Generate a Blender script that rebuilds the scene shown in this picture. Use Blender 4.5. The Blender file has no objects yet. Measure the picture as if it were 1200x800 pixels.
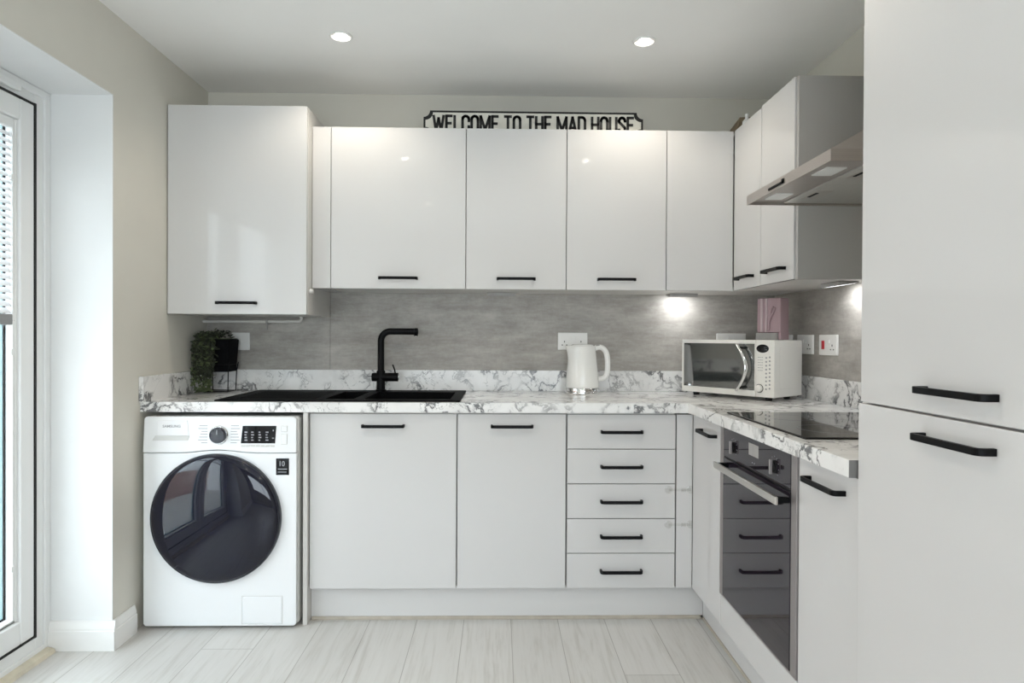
import bpy, bmesh, math, random
from mathutils import Matrix, Vector
from math import radians as R, pi, sin, cos

S = bpy.context.scene
COL = S.collection

# ------------------------------------------------------------------ materials
def mat(name, col, rough=.5, metal=0., spec=.5, emit=None, estr=0., coat=0., trans=0., ior=1.45, alpha=1.):
    m = bpy.data.materials.new(name); m.use_nodes = True
    b = m.node_tree.nodes['Principled BSDF']
    b.inputs['Base Color'].default_value = (*col, 1)
    b.inputs['Roughness'].default_value = rough
    b.inputs['Metallic'].default_value = metal
    b.inputs['Specular IOR Level'].default_value = spec
    b.inputs['IOR'].default_value = ior
    b.inputs['Coat Weight'].default_value = coat
    b.inputs['Transmission Weight'].default_value = trans
    if emit:
        b.inputs['Emission Color'].default_value = (*emit, 1)
        b.inputs['Emission Strength'].default_value = estr
    return m

class NT:
    def __init__(s, m):
        s.t = m.node_tree; s.b = s.t.nodes['Principled BSDF']
    def n(s, kind, **kw):
        x = s.t.nodes.new(kind)
        for k, v in kw.items():
            if k in x.inputs: x.inputs[k].default_value = v
            else: setattr(x, k, v)
        return x
    def l(s, a, b): s.t.links.new(a, b)
    def coords(s, scale=(1, 1, 1), rot=(0, 0, 0), loc=(0, 0, 0)):
        g = s.n('ShaderNodeTexCoord'); mp = s.n('ShaderNodeMapping')
        mp.inputs['Scale'].default_value = scale; mp.inputs['Rotation'].default_value = rot; mp.inputs['Location'].default_value = loc
        s.l(g.outputs['Object'], mp.inputs['Vector']); return mp.outputs['Vector']
    def noise(s, v, scale, detail=4, rough=.5, dist=0.):
        x = s.n('ShaderNodeTexNoise'); s.l(v, x.inputs['Vector'])
        x.inputs['Scale'].default_value = scale; x.inputs['Detail'].default_value = detail
        x.inputs['Roughness'].default_value = rough; x.inputs['Distortion'].default_value = dist
        return x.outputs['Fac']
    def ramp(s, f, stops):
        x = s.n('ShaderNodeValToRGB'); s.l(f, x.inputs['Fac']); e = x.color_ramp.elements
        while len(e) < len(stops): e.new(.5)
        for i, (p, c) in enumerate(stops):
            e[i].position = p; e[i].color = (*c, 1) if len(c) == 3 else c
        return x.outputs['Color']
    def math(s, op, a, b=None, clamp=False):
        x = s.n('ShaderNodeMath', operation=op); x.use_clamp = clamp
        for i, v in enumerate((a, b)):
            if v is None: continue
            if isinstance(v, (int, float)): x.inputs[i].default_value = v
            else: s.l(v, x.inputs[i])
        return x.outputs[0]
    def mix(s, f, a, b, mode='MIX'):
        x = s.n('ShaderNodeMix', data_type='RGBA', blend_type=mode)
        for k, v in ((0, f), (6, a), (7, b)):
            if isinstance(v, (int, float)): x.inputs[k].default_value = v
            elif isinstance(v, tuple): x.inputs[k].default_value = (*v, 1)
            else: s.l(v, x.inputs[k])
        return x.outputs[2]
    def bump(s, h, strength, dist=.002):
        x = s.n('ShaderNodeBump'); x.inputs['Strength'].default_value = strength; x.inputs['Distance'].default_value = dist
        s.l(h, x.inputs['Height']); s.l(x.outputs['Normal'], s.b.inputs['Normal'])

def paint(name, col, rough=.6, amt=.03, scale=3):
    m = mat(name, col, rough, spec=.3); t = NT(m)
    v = t.coords(); f = t.noise(v, scale, 3)
    lo = tuple(c * (1 - amt) for c in col); hi = tuple(min(1, c * (1 + amt)) for c in col)
    t.l(t.ramp(f, [(.3, lo), (.7, hi)]), t.b.inputs['Base Color'])
    t.bump(t.noise(v, 180, 2), .06, .001)
    return m

def marble():
    m = mat('marble_laminate', (.8, .8, .78), .16, spec=.5); t = NT(m)
    v = t.coords(scale=(1, 1, 1))
    w = t.n('ShaderNodeTexNoise'); t.l(v, w.inputs['Vector']); w.inputs['Scale'].default_value = 7; w.inputs['Detail'].default_value = 5
    off = t.n('ShaderNodeVectorMath', operation='SCALE'); t.l(w.outputs['Color'], off.inputs[0]); off.inputs['Scale'].default_value = .19
    add = t.n('ShaderNodeVectorMath', operation='ADD'); t.l(v, add.inputs[0]); t.l(off.outputs[0], add.inputs[1])
    dv = add.outputs[0]
    n1 = t.noise(dv, 7.5, 5, .55)
    r1 = t.math('ABSOLUTE', t.math('SUBTRACT', n1, .5))
    vein = t.ramp(r1, [(0, (1, 1, 1)), (.016, (.85, .85, .85)), (.024, (.22, .22, .22)), (.060, (0, 0, 0))])
    n2 = t.noise(dv, 19, 4, .6)
    r2 = t.math('ABSOLUTE', t.math('SUBTRACT', n2, .5))
    vein2 = t.ramp(r2, [(0, (.6, .6, .6)), (.010, (.5, .5, .5)), (.016, (0, 0, 0))])
    mask = t.ramp(t.noise(v, 5.5, 2), [(.40, (0, 0, 0)), (.56, (1, 1, 1))])
    mask2 = t.ramp(t.noise(v, 11, 2), [(.47, (0, 0, 0)), (.6, (1, 1, 1))])
    a = t.math('MULTIPLY', vein, mask); b = t.math('MULTIPLY', vein2, mask2)
    f = t.math('MAXIMUM', a, b, True)
    cloud = t.ramp(t.noise(dv, 6, 4), [(.28, (.70, .695, .685)), (.55, (.83, .825, .815))])
    c = t.mix(t.math('MULTIPLY', f, .86), cloud, (.045, .047, .055))
    t.l(c, t.b.inputs['Base Color'])
    return m

def concrete():
    m = mat('concrete_splashback', (.33, .32, .3), .42, spec=.4); t = NT(m)
    v1 = t.coords(scale=(1.0, 1.0, 3.4)); v2 = t.coords(scale=(3, 3, 26)); v3 = t.coords()
    a = t.noise(v1, 4.2, 8, .68, .15); b = t.noise(v2, 4, 4, .6); c = t.noise(v3, 55, 4, .7)
    s = t.math('ADD', t.math('MULTIPLY', a, .66), t.math('ADD', t.math('MULTIPLY', b, .15), t.math('MULTIPLY', c, .19)))
    t.l(t.ramp(s, [(.36, (.265, .248, .222)), (.5, (.36, .34, .312)), (.64, (.47, .447, .415))]), t.b.inputs['Base Color'])
    t.bump(s, .10, .003)
    return m

def planks():
    m = mat('bleached_plank_laminate', (.6, .58, .55), .33, spec=.45); t = NT(m)
    g = t.n('ShaderNodeTexCoord'); sp = t.n('ShaderNodeSeparateXYZ'); t.l(g.outputs['Object'], sp.inputs[0])
    cb = t.n('ShaderNodeCombineXYZ')
    xo = t.math('ADD', sp.outputs['X'], 1.932 - .055)
    wn = t.n('ShaderNodeTexWhiteNoise', noise_dimensions='1D'); t.l(t.math('FLOOR', t.math('DIVIDE', xo, .1932)), wn.inputs['W'])
    t.l(t.math('ADD', t.math('ADD', sp.outputs['Y'], 6.73), t.math('MULTIPLY', wn.outputs['Value'], 1.9)), cb.inputs[0]); t.l(xo, cb.inputs[1])
    br = t.n('ShaderNodeTexBrick'); t.l(cb.outputs[0], br.inputs['Vector'])
    br.offset = 0.; br.offset_frequency = 2; br.squash = 1
    for k, v in (('Scale', 1.), ('Mortar Size', .0016), ('Mortar Smooth', .2), ('Bias', 0.), ('Brick Width', 1.98), ('Row Height', .1932)):
        br.inputs[k].default_value = v
    br.inputs['Color1'].default_value = (.555, .543, .522, 1); br.inputs['Color2'].default_value = (.615, .603, .582, 1)
    br.inputs['Mortar'].default_value = (.36, .345, .32, 1)
    v1 = t.coords(scale=(14, 1.1, 1)); v2 = t.coords(scale=(70, 3, 1))
    gr = t.math('ADD', t.math('MULTIPLY', t.noise(v1, 1.6, 5, .6, 1.2), .65), t.math('MULTIPLY', t.noise(v2, 1.5, 3, .6), .35))
    gc = t.ramp(gr, [(.34, (.80, .785, .76)), (.5, (.96, .955, .95)), (.66, (1, 1, 1))])
    t.l(t.mix(1., br.outputs['Color'], gc, 'MULTIPLY'), t.b.inputs['Base Color'])
    t.bump(t.math('SUBTRACT', t.math('MULTIPLY', gr, .3), br.outputs['Fac']), .25, .0015)
    return m

def brushed(name, col, rough=.34, axis=1):
    m = mat(name, col, rough, metal=1.); t = NT(m)
    sc = [420, 420, 420]; sc[axis] = 6
    f = t.noise(t.coords(scale=sc), 1., 3)
    t.l(t.ramp(f, [(.3, tuple(c * .95 for c in col)), (.7, tuple(min(1, c * 1.04) for c in col))]), t.b.inputs['Base Color'])
    return m

def gloss(name, col, rough):
    m = mat(name, col, rough, spec=.5); t = NT(m)
    v = t.coords(); t.bump(t.noise(v, 2.2, 2), .05, .004)
    f = t.noise(v, 1.5, 2)
    t.l(t.ramp(f, [(.3, tuple(c * .985 for c in col)), (.7, col)]), t.b.inputs['Base Color'])
    return m

def brickwork():
    m = mat('garden_brick', (.5, .3, .24), .85); t = NT(m)
    g = t.n('ShaderNodeTexCoord'); sp = t.n('ShaderNodeSeparateXYZ'); t.l(g.outputs['Object'], sp.inputs[0])
    cb = t.n('ShaderNodeCombineXYZ'); t.l(sp.outputs['Y'], cb.inputs[0]); t.l(sp.outputs['Z'], cb.inputs[1])
    br = t.n('ShaderNodeTexBrick'); t.l(cb.outputs[0], br.inputs['Vector'])
    for k, v in (('Scale', 1.), ('Mortar Size', .006), ('Brick Width', .225), ('Row Height', .075)): br.inputs[k].default_value = v
    br.inputs['Color1'].default_value = (.50, .30, .24, 1); br.inputs['Color2'].default_value = (.42, .24, .19, 1)
    br.inputs['Mortar'].default_value = (.5, .47, .43, 1)
    t.l(br.outputs['Color'], t.b.inputs['Base Color']); return m

M = {}
M['wall'] = paint('warm_white_wall_paint', (.665, .645, .585), .6)
M['reveal'] = paint('white_reveal_paint', (.79, .80, .80), .5)
M['ceiling'] = paint('white_ceiling_paint', (.88, .872, .855), .7, .015)
M['skirting'] = paint('white_satin_paint', (.82, .815, .80), .3, .02, 6)
M['gloss'] = gloss('gloss_white_lacquer', (.632, .626, .622), .05)
M['carcass'] = gloss('white_melamine', (.66, .645, .62), .35)
M['marble'] = marble()
M['concrete'] = concrete()
M['planks'] = planks()
M['black'] = paint('black_powder_coat', (.004, .004, .0045), .42, .1, 30)
for k_ in ('black',): M[k_].node_tree.nodes['Principled BSDF'].inputs['Specular IOR Level'].default_value = .15
M['sinkblack'] = paint('black_composite', (.004, .004, .0045), .55, .2, 120); M['sinkblack'].node_tree.nodes['Principled BSDF'].inputs['Specular IOR Level'].default_value = .06
M['blackglass'] = mat('black_glass', (.006, .006, .008), .04, spec=.6)
M['ovenglass'] = mat('smoked_oven_glass', (.017, .012, .019), .03, spec=.5, ior=1.5)
M['hobglass'] = mat('hob_glass', (.006, .006, .007), .03, spec=.9, ior=1.7)
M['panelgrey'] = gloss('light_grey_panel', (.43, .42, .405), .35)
M['steel'] = brushed('brushed_steel', (.66, .63, .59), .30, 1)
M['satinsteel'] = mat('satin_steel_trim', (.36, .335, .33), .5, metal=.75)
M['spacer'] = mat('teal_grey_glass_edge', (.30, .42, .44), .5)
M['hoodsteel'] = brushed('brushed_hood_steel', (.50, .462, .435), .42, 1)
M['filter'] = brushed('filter_mesh_steel', (.70, .69, .66), .42, 0)
M['chrome'] = mat('chrome', (.80, .80, .80), .09, metal=1)
M['upvc'] = paint('white_upvc', (.79, .80, .80), .28, .01)
M['plastic'] = paint('white_plastic', (.80, .795, .775), .28, .01)
M['appliance'] = gloss('white_enamel', (.81, .825, .84), .16)
M['cream'] = gloss('cream_white_enamel', (.80, .793, .755), .2)
M['kettle'] = gloss('gloss_white_kettle_plastic', (.83, .825, .80), .12)
M['sidegrey'] = gloss('grey_white_enamel', (.62, .62, .60), .3)
M['navyglass'] = mat('navy_porthole_glass', (.0045, .005, .014), .03, spec=.5, ior=1.5)
M['navyring'] = mat('navy_porthole_rim', (.012, .013, .022), .22)
M['mwglass'] = mat('microwave_window_glass', (.035, .040, .040), .04, spec=.75, ior=2.3)
M['rubber'] = mat('black_rubber', (.01, .01, .01), .6)
M['greyprint'] = mat('grey_print', (.30, .31, .32), .5)
M['whiteprint'] = mat('white_print', (.33, .34, .36), .5)
M['red'] = mat('red_rocker', (.45, .01, .02), .3)
M['pin'] = mat('socket_slot', (.015, .014, .013), .6)
M['pink'] = gloss('pink_lacquer', (.42, .30, .325), .22)
M['palepink'] = gloss('pale_pink_highlight', (.58, .47, .49), .15)  # lighter pink for the highlight painted on the pink box
M['greyplastic'] = paint('grey_plastic', (.36, .35, .34), .4, .05, 40)
M['endgrey'] = mat('grey_edge_strip', (.17, .165, .16), .5)
M['terracottablack'] = paint('matte_black_pot', (.004, .004, .005), .65, .15, 40); M['terracottablack'].node_tree.nodes['Principled BSDF'].inputs['Specular IOR Level'].default_value = .08
M['leaf'] = paint('dusty_green_leaf', (.045, .052, .036), .5, .35, 60)
M['leaf2'] = paint('fresh_green_leaf', (.12, .15, .075), .4, .3, 60)
M['stem'] = mat('green_stem', (.06, .075, .035), .6)
M['pipe'] = paint('white_pipe_paint', (.62, .61, .58), .4, .03, 20)
M['signwhite'] = paint('off_white_sign_face', (.70, .685, .62), .45, .04, 25)
M['signblack'] = mat('sign_black_enamel', (.008, .008, .008), .4)
M['woodstrip'] = paint('cream_threshold_paint', (.62, .57, .46), .5, .12, 18)
M['beige'] = paint('beige_quadrant_trim', (.42, .38, .32), .5, .1, 18)
M['lampon'] = mat('lit_lamp', (1, 1, 1), .4, emit=(1, .93, .82), estr=30)
M['ledon'] = mat('lit_led_strip', (1, 1, 1), .4, emit=(.95, .98, 1), estr=6)
M['ledoff'] = paint('opal_diffuser', (.42, .41, .39), .4, .02)
M['hoodlens'] = mat('frosted_lamp_lens', (.78, .78, .76), .35)
M['brick'] = brickwork()
M['paving'] = paint('pale_patio_paving', (.70, .69, .66), .8, .1, 5)
M['brown'] = paint('brown_card', (.20, .155, .10), .6, .1, 30)
M['blindslat'] = mat('white_blind_slat', (.84, .85, .86), .45)
nt_ = M['blindslat'].node_tree; b_ = nt_.nodes['Principled BSDF']; mx_ = nt_.nodes.new('ShaderNodeMixShader'); tl_ = nt_.nodes.new('ShaderNodeBsdfTranslucent')
tl_.inputs['Color'].default_value = (.84, .85, .86, 1); mx_.inputs[0].default_value = .30
nt_.links.new(b_.outputs[0], mx_.inputs[1]); nt_.links.new(tl_.outputs[0], mx_.inputs[2]); nt_.links.new(mx_.outputs[0], nt_.nodes['Material Output'].inputs['Surface'])
M['greyrail'] = mat('grey_blind_rail', (.26, .26, .265), .4)

def glassmat(name, tint=(.975, .985, .98)):
    m = bpy.data.materials.new(name); m.use_nodes = True; t = m.node_tree; t.nodes.clear()
    o = t.nodes.new('ShaderNodeOutputMaterial'); mx = t.nodes.new('ShaderNodeMixShader')
    fr = t.nodes.new('ShaderNodeFresnel'); fr.inputs['IOR'].default_value = 1.45
    tr = t.nodes.new('ShaderNodeBsdfTransparent'); tr.inputs['Color'].default_value = (*tint, 1)
    gl = t.nodes.new('ShaderNodeBsdfGlossy'); gl.inputs['Roughness'].default_value = .01
    ge = t.nodes.new('ShaderNodeNewGeometry'); mu = t.nodes.new('ShaderNodeMath'); mu.operation = 'MULTIPLY'; iv = t.nodes.new('ShaderNodeMath'); iv.operation = 'SUBTRACT'; iv.inputs[0].default_value = 1
    t.links.new(ge.outputs['Backfacing'], iv.inputs[1]); t.links.new(fr.outputs[0], mu.inputs[0]); t.links.new(iv.outputs[0], mu.inputs[1])
    t.links.new(mu.outputs[0], mx.inputs[0]); t.links.new(tr.outputs[0], mx.inputs[1]); t.links.new(gl.outputs[0], mx.inputs[2])
    t.links.new(mx.outputs[0], o.inputs['Surface']); return m
M['glass'] = glassmat('window_glass')
M['clearplastic'] = glassmat('clear_plastic', (.965, .965, .96))

# ------------------------------------------------------------------ mesh builder
class MB:
    def __init__(s): s.bm = bmesh.new(); s.round = False
    def _add(s, b):
        me = bpy.data.meshes.new('t'); b.to_mesh(me); b.free(); s.bm.from_mesh(me); bpy.data.meshes.remove(me); return s
    def box(s, x0, x1, y0, y1, z0, z1, bev=0., seg=2):
        b = bmesh.new(); bmesh.ops.create_cube(b, size=1)
        for v in b.verts:
            v.co = Vector(((x0 + x1) / 2 + v.co.x * (x1 - x0), (y0 + y1) / 2 + v.co.y * (y1 - y0), (z0 + z1) / 2 + v.co.z * (z1 - z0)))
        if bev: bmesh.ops.bevel(b, geom=b.edges[:], offset=bev, segments=seg, profile=.5, affect='EDGES')
        return s._add(b)
    def cyl(s, p0, p1, r, r2=None, seg=24, bev=0.):
        s.round = True
        p0, p1 = Vector(p0), Vector(p1); d = p1 - p0; b = bmesh.new()
        bmesh.ops.create_cone(b, cap_ends=True, segments=seg, radius1=r, radius2=r if r2 is None else r2, depth=d.length)
        if bev:
            es = [e for e in b.edges if len(e.link_faces) == 2 and abs(e.verts[0].co.z - e.verts[1].co.z) < 1e-6]
            bmesh.ops.bevel(b, geom=es, offset=bev, segments=2, profile=.5, affect='EDGES')
        b.transform(Matrix.Translation((p0 + p1) / 2) @ d.to_track_quat('Z', 'Y').to_matrix().to_4x4())
        return s._add(b)
    def sphere(s, c, r, sc=(1, 1, 1), seg=16):
        s.round = True
        b = bmesh.new(); bmesh.ops.create_uvsphere(b, u_segments=seg, v_segments=seg // 2, radius=r)
        b.transform(Matrix.Translation(c) @ Matrix.Diagonal((*sc, 1))); return s._add(b)
    def prism(s, poly, f, bev=0.):
        """poly: 2D points; f(u, v, k) -> 3D for k in 0, 1"""
        b = bmesh.new()
        a = [b.verts.new(f(u, v, 0)) for u, v in poly]; c = [b.verts.new(f(u, v, 1)) for u, v in poly]
        b.faces.new(a); b.faces.new(c[::-1]); n = len(poly)
        for i in range(n): b.faces.new((a[i], c[i], c[(i + 1) % n], a[(i + 1) % n]))
        bmesh.ops.recalc_face_normals(b, faces=b.faces[:])
        if bev: bmesh.ops.bevel(b, geom=b.edges[:], offset=bev, segments=2, profile=.5, affect='EDGES')
        return s._add(b)
    def hexa(s, pts, bev=0.):
        """8 points: bottom ring of 4, top ring of 4"""
        b = bmesh.new(); v = [b.verts.new(p) for p in pts]
        for q in ((0, 1, 2, 3), (4, 5, 6, 7), (0, 1, 5, 4), (1, 2, 6, 5), (2, 3, 7, 6), (3, 0, 4, 7)): b.faces.new([v[i] for i in q])
        bmesh.ops.recalc_face_normals(b, faces=b.faces[:])
        if bev: bmesh.ops.bevel(b, geom=b.edges[:], offset=bev, segments=2, profile=.5, affect='EDGES')
        return s._add(b)
    def lathe(s, prof, mx=None, seg=48, cap=True):
        s.round = True
        """prof: (r, z) pairs spun about z"""
        b = bmesh.new(); rings = []
        for r, z in prof:
            rings.append([b.verts.new((max(r, 1e-5) * cos(2 * pi * i / seg), max(r, 1e-5) * sin(2 * pi * i / seg), z)) for i in range(seg)])
        for a, c in zip(rings, rings[1:]):
            for i in range(seg): b.faces.new((a[i], a[(i + 1) % seg], c[(i + 1) % seg], c[i]))
        if cap:
            b.faces.new(rings[0][::-1]); b.faces.new(rings[-1])
        bmesh.ops.recalc_face_normals(b, faces=b.faces[:])
        if mx is not None: b.transform(mx)
        return s._add(b)
    def tube(s, pts, r, seg=12, radii=None, flat=1.):
        s.round = True
        pts = [Vector(p) for p in pts]; b = bmesh.new(); rings = []; n = len(pts)
        t0 = (pts[1] - pts[0]).normalized()
        up = Vector((0, 0, 1)) if abs(t0.z) < .9 else Vector((0, 1, 0))
        x = t0.cross(up).normalized()
        for i, p in enumerate(pts):
            t = ((pts[min(i + 1, n - 1)] - p).normalized() + (p - pts[max(i - 1, 0)]).normalized()).normalized() if 0 < i < n - 1 else (pts[1] - pts[0] if i == 0 else pts[-1] - pts[-2]).normalized()
            x = (x - t * x.dot(t)).normalized(); y = t.cross(x); rr = radii[i] if radii else r
            rings.append([b.verts.new(p + (x * cos(2 * pi * k / seg) + y * sin(2 * pi * k / seg) * flat) * rr) for k in range(seg)])
        for a, c in zip(rings, rings[1:]):
            for i in range(seg): b.faces.new((a[i], a[(i + 1) % seg], c[(i + 1) % seg], c[i]))
        b.faces.new(rings[0][::-1]); b.faces.new(rings[-1])
        bmesh.ops.recalc_face_normals(b, faces=b.faces[:]); return s._add(b)
    def face(s, pts):
        s.bm.faces.new([s.bm.verts.new(p) for p in pts]); return s
    def mesh(s, me, mx):
        b = bmesh.new(); b.from_mesh(me); b.transform(mx); return s._add(b)

WM = {}
def obj(name, mb, m, parent=None, world=False, smooth=40):
    me = bpy.data.meshes.new(name)
    bm = mb.bm
    if parent is not None and world: bm.transform(WM[parent.name].inverted())
    bm.to_mesh(me); bm.free()
    me.materials.append(M[m] if isinstance(m, str) else m)
    for p in me.polygons: p.use_smooth = mb.round
    if mb.round: me.set_sharp_from_angle(angle=R(smooth))
    o = bpy.data.objects.new(name, me); COL.objects.link(o)
    WM[o.name] = Matrix.Identity(4)
    if parent is not None:
        o.parent = parent; WM[o.name] = WM[parent.name]
    return o
def tag(o, label, cat, group=None):
    o['label'] = label; o['category'] = cat
    if group: o['group'] = group
    return o
def thing(name, label, cat, loc=(0, 0, 0), rot=0., group=None):
    o = bpy.data.objects.new(name, None); COL.objects.link(o); o.empty_display_size = .1
    o.location = loc; o.rotation_euler = (0, 0, rot)
    WM[o.name] = Matrix.Translation(loc) @ Matrix.Rotation(rot, 4, 'Z')
    return tag(o, label, cat, group)
def struct(name, mb, m, parent=None):
    o = obj(name, mb, m, parent); 
    if parent is None: o['kind'] = 'structure'
    return o
def dup(root, loc, rot, label, group=None):
    r = root.copy(); COL.objects.link(r); r.location = loc; r.rotation_euler = (0, 0, rot); r['label'] = label
    if group: r['group'] = group
    for ch in list(root.children):
        c = ch.copy(); COL.objects.link(c); c.parent = r
        for g in list(ch.children):
            d = g.copy(); COL.objects.link(d); d.parent = c
    return r
def text_mesh(s, size, offset=0., spacing=1.):
    c = bpy.data.curves.new('t', 'FONT'); c.body = s; c.size = size; c.offset = offset; c.space_character = spacing
    c.align_x = 'CENTER'; c.align_y = 'CENTER'; c.extrude = .0003
    o = bpy.data.objects.new('t', c); COL.objects.link(o)
    bpy.context.view_layer.update()
    me = bpy.data.meshes.new_from_object(o.evaluated_get(bpy.context.evaluated_depsgraph_get()))
    bpy.data.objects.remove(o); bpy.data.curves.remove(c); return me
FACE_FRONT = Matrix.Rotation(pi / 2, 4, 'X')       # text plane xy -> xz, facing -y
def label_at(mb, s, x, y, z, w, h, offset=0.):
    """text stretched into a w x h box centred at x, z, on the plane y, facing -y"""
    me = text_mesh(s, 1., offset)
    xs = [v.co.x for v in me.vertices]; ys = [v.co.y for v in me.vertices]
    cx, cy = (max(xs) + min(xs)) / 2, (max(ys) + min(ys)) / 2
    mx = Matrix.Translation((x, y, z)) @ FACE_FRONT @ Matrix.Diagonal((w / (max(xs) - min(xs)), h / (max(ys) - min(ys)), 1, 1)) @ Matrix.Translation((-cx, -cy, 0))
    mb.mesh(me, mx); bpy.data.meshes.remove(me); return mb

# ------------------------------------------------------------------ room shell
XL, XR, H, YB = -1.435, 1.385, 2.364, -4.9
RX = -1.667                      # inner face of the french door frame
DY0, DY1, DH = -.791, -2.62, 2.06   # opening in the left wall
OX = -1.76                       # outer face of the left wall
struct('floor', MB().box(OX - .02, XR + .12, YB - .12, .12, -.05, 0), 'planks')
struct('ceiling', MB().box(XL - .35, XR + .12, YB - .12, .12, H, H + .1), 'ceiling')
struct('wall_back', MB().box(XL - .33, XR + .12, 0, .12, 0, H), 'wall')
struct('wall_right', MB().box(XR, XR + .12, YB, 0, 0, H), 'wall')
wl = MB()
wl.box(OX, XL, DY0, 0, 0, H); wl.box(OX, XL, YB, DY1, 0, H); wl.box(OX, XL, DY1, DY0, DH, H)
struct('wall_left', wl, 'wall')
# white painted lining of the opening
rv = MB(); rv.box(RX, XL + .0015, DY0 - .003, DY0 - .0005, 0, DH); rv.box(RX, XL + .0015, DY1 + .0005, DY1 + .003, 0, DH)
rv.box(RX, XL + .0015, DY1, DY0, DH - .003, DH - .0005)
struct('trim_1', rv, 'reveal')
# wall behind the camera, with an unseen wide window added for frontal fill light
WX0, WX1, WZ0, WZ1 = -1.2, 1.15, .55, 1.69
wr = MB(); wr.box(XL - .33, WX0, YB - .12, YB, 0, H); wr.box(WX1, XR + .12, YB - .12, YB, 0, H)
wr.box(WX0, WX1, YB - .12, YB, 0, WZ0); wr.box(WX0, WX1, YB - .12, YB, WZ1, H)
struct('wall_rear', wr, 'wall')
w1 = bpy.data.objects.new('fill_window', None); COL.objects.link(w1); w1['kind'] = 'structure'; WM['fill_window'] = Matrix.Identity(4)
fr = MB()
for a in (WX0, (WX0 + WX1) / 2 - .035, WX1 - .07): fr.box(a, a + .07, YB - .09, YB - .03, WZ0, WZ1, .004)
for a in (WZ0, WZ1 - .07): fr.box(WX0 + .07, WX1 - .07, YB - .088, YB - .032, a, a + .07, .004)
obj('window_frame', fr, 'upvc', w1)
obj('pane', MB().box(WX0 + .06, WX1 - .06, YB - .064, YB - .058, WZ0 + .06, WZ1 - .06), 'glass', w1)

# skirting: left wall, round the corner into the opening
def skirting(mb, ax, a0, a1, face, sgn, h=.108, t=.016):
    prof = [(0, 0), (t, 0), (t, h * .66), (t * .8, h * .69), (t * .82, h * .75), (t * .55, h * .9), (t * .4, h), (0, h)]
    if ax == 'y': mb.prism(prof, lambda u, v, k: (face + sgn * u, a0 if k == 0 else a1, v))
    else: mb.prism(prof, lambda u, v, k: (a0 if k == 0 else a1, face + sgn * u, v))
    return mb
sk = MB(); skirting(sk, 'y', -.655, DY0 - .0036, XL + .0015, 1); skirting(sk, 'x', RX + .004, XL + .0172, DY0 - .0035, -1)
struct('baseboard_left', sk, 'skirting')
sk = MB(); skirting(sk, 'y', DY1 - .002, YB, XL, 1); struct('baseboard_left_rear', sk, 'skirting')
sk = MB(); skirting(sk, 'y', -2.47, YB, XR, -1); struct('baseboard_right', sk, 'skirting')
sk = MB(); skirting(sk, 'x', XL + .017, XR - .017, YB, 1); struct('baseboard_rear', sk, 'skirting')

# french door
d1 = bpy.data.objects.new('door_1', None); COL.objects.link(d1); d1['kind'] = 'structure'; WM['door_1'] = Matrix.Identity(4)
FW = .071; FX0, FX1 = RX - .075, RX
yA, yB = DY0 - .004, DY1 + .004
zt = DH - .004
f = MB()
f.box(FX0, FX1, yA - FW, yA, .002, zt, .004); f.box(FX0, FX1, yB, yB + FW, .002, zt, .004)
f.box(FX0, FX1 - .0005, yB + FW, yA - FW, zt - .062, zt, .004); f.box(FX0, FX1 - .0005, yB + FW, yA - FW, .002, .080, .004)
# a raised outer lip of the frame
f.box(FX1 - .002, FX1 + .008, yA - .030, yA, .002, zt, .003); f.box(FX1 - .002, FX1 + .008, yB + .03, yA - .03, zt - .028, zt, .003)
f.box(FX1 - .002, FX1 + .008, yB + .03, yA - .03, .002, .035, .003)
obj('door_frame', f, 'upvc', d1)
ym = (yA + yB) / 2
sx0, sx1 = RX - .070, RX + .004
for (a, b) in ((ym + .002, yA - FW - .009), (yB + FW + .009, ym - .002)):
    s = MB(); st = .067
    s.box(sx0, sx1, a, a + st, .086, zt - .068, .005); s.box(sx0, sx1, b - st, b, .086, zt - .068, .005)
    s.box(sx0, sx1 - .0005, a + st, b - st, .086, .168, .005); s.box(sx0, sx1 - .0005, a + st, b - st, zt - .142, zt - .068, .005)
    so = obj('sash', s, 'upvc', d1)
    g = MB(); q = .012
    g.box(sx0 + .030, sx1 - .010, a + st, a + st + q, .168, zt - .142, .004); g.box(sx0 + .030, sx1 - .010, b - st - q, b - st, .168, zt - .142, .004)
    g.box(sx0 + .030, sx1 - .011, a + st + q, b - st - q, .168, .168 + q, .004); g.box(sx0 + .030, sx1 - .011, a + st + q, b - st - q, zt - .142 - q, zt - .142, .004)
    obj('glazing_bead', g, 'upvc', so)
    k = MB(); kx0, kx1 = sx0 + .001, sx0 + .024; w = .0045; e0, e1 = a + st + q, b - st - q; z0, z1 = .168 + q, zt - .142 - q
    k.box(kx0, kx1, e0, e0 + w, z0, z1); k.box(kx0, kx1, e1 - w, e1, z0, z1); k.box(kx0, kx1, e0, e1, z0, z0 + w); k.box(kx0, kx1, e0, e1, z1 - w, z1)
    obj('spacer', k, 'spacer', so)
    kg = MB(); kx0, kx1 = sx0 + .0245, sx0 + .0305; w = .005
    kg.box(kx0, kx1, e0, e0 + w, z0, z1); kg.box(kx0, kx1, e1 - w, e1, z0, z1); kg.box(kx0, kx1, e0, e1, z0, z0 + w); kg.box(kx0, kx1, e0, e1, z1 - w, z1)
    obj('gasket', kg, 'rubber', so)
    gp = MB().box(sx0 + .004, sx0 + .008, e0 + .002, e1 - .002, z0 + .002, z1 - .002).box(sx0 + .020, sx0 + .024, e0 + .002, e1 - .002, z0 + .002, z1 - .002)
    obj('pane', gp, 'glass', so)
gk = MB(); gy0, gy1 = yB + FW, yA - FW
gk.box(RX - .06, RX + .0055, gy1 - .0085, gy1 + .0008, .078, zt - .060); gk.box(RX - .06, RX + .0055, gy0 - .0008, gy0 + .0085, .078, zt - .060)
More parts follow.
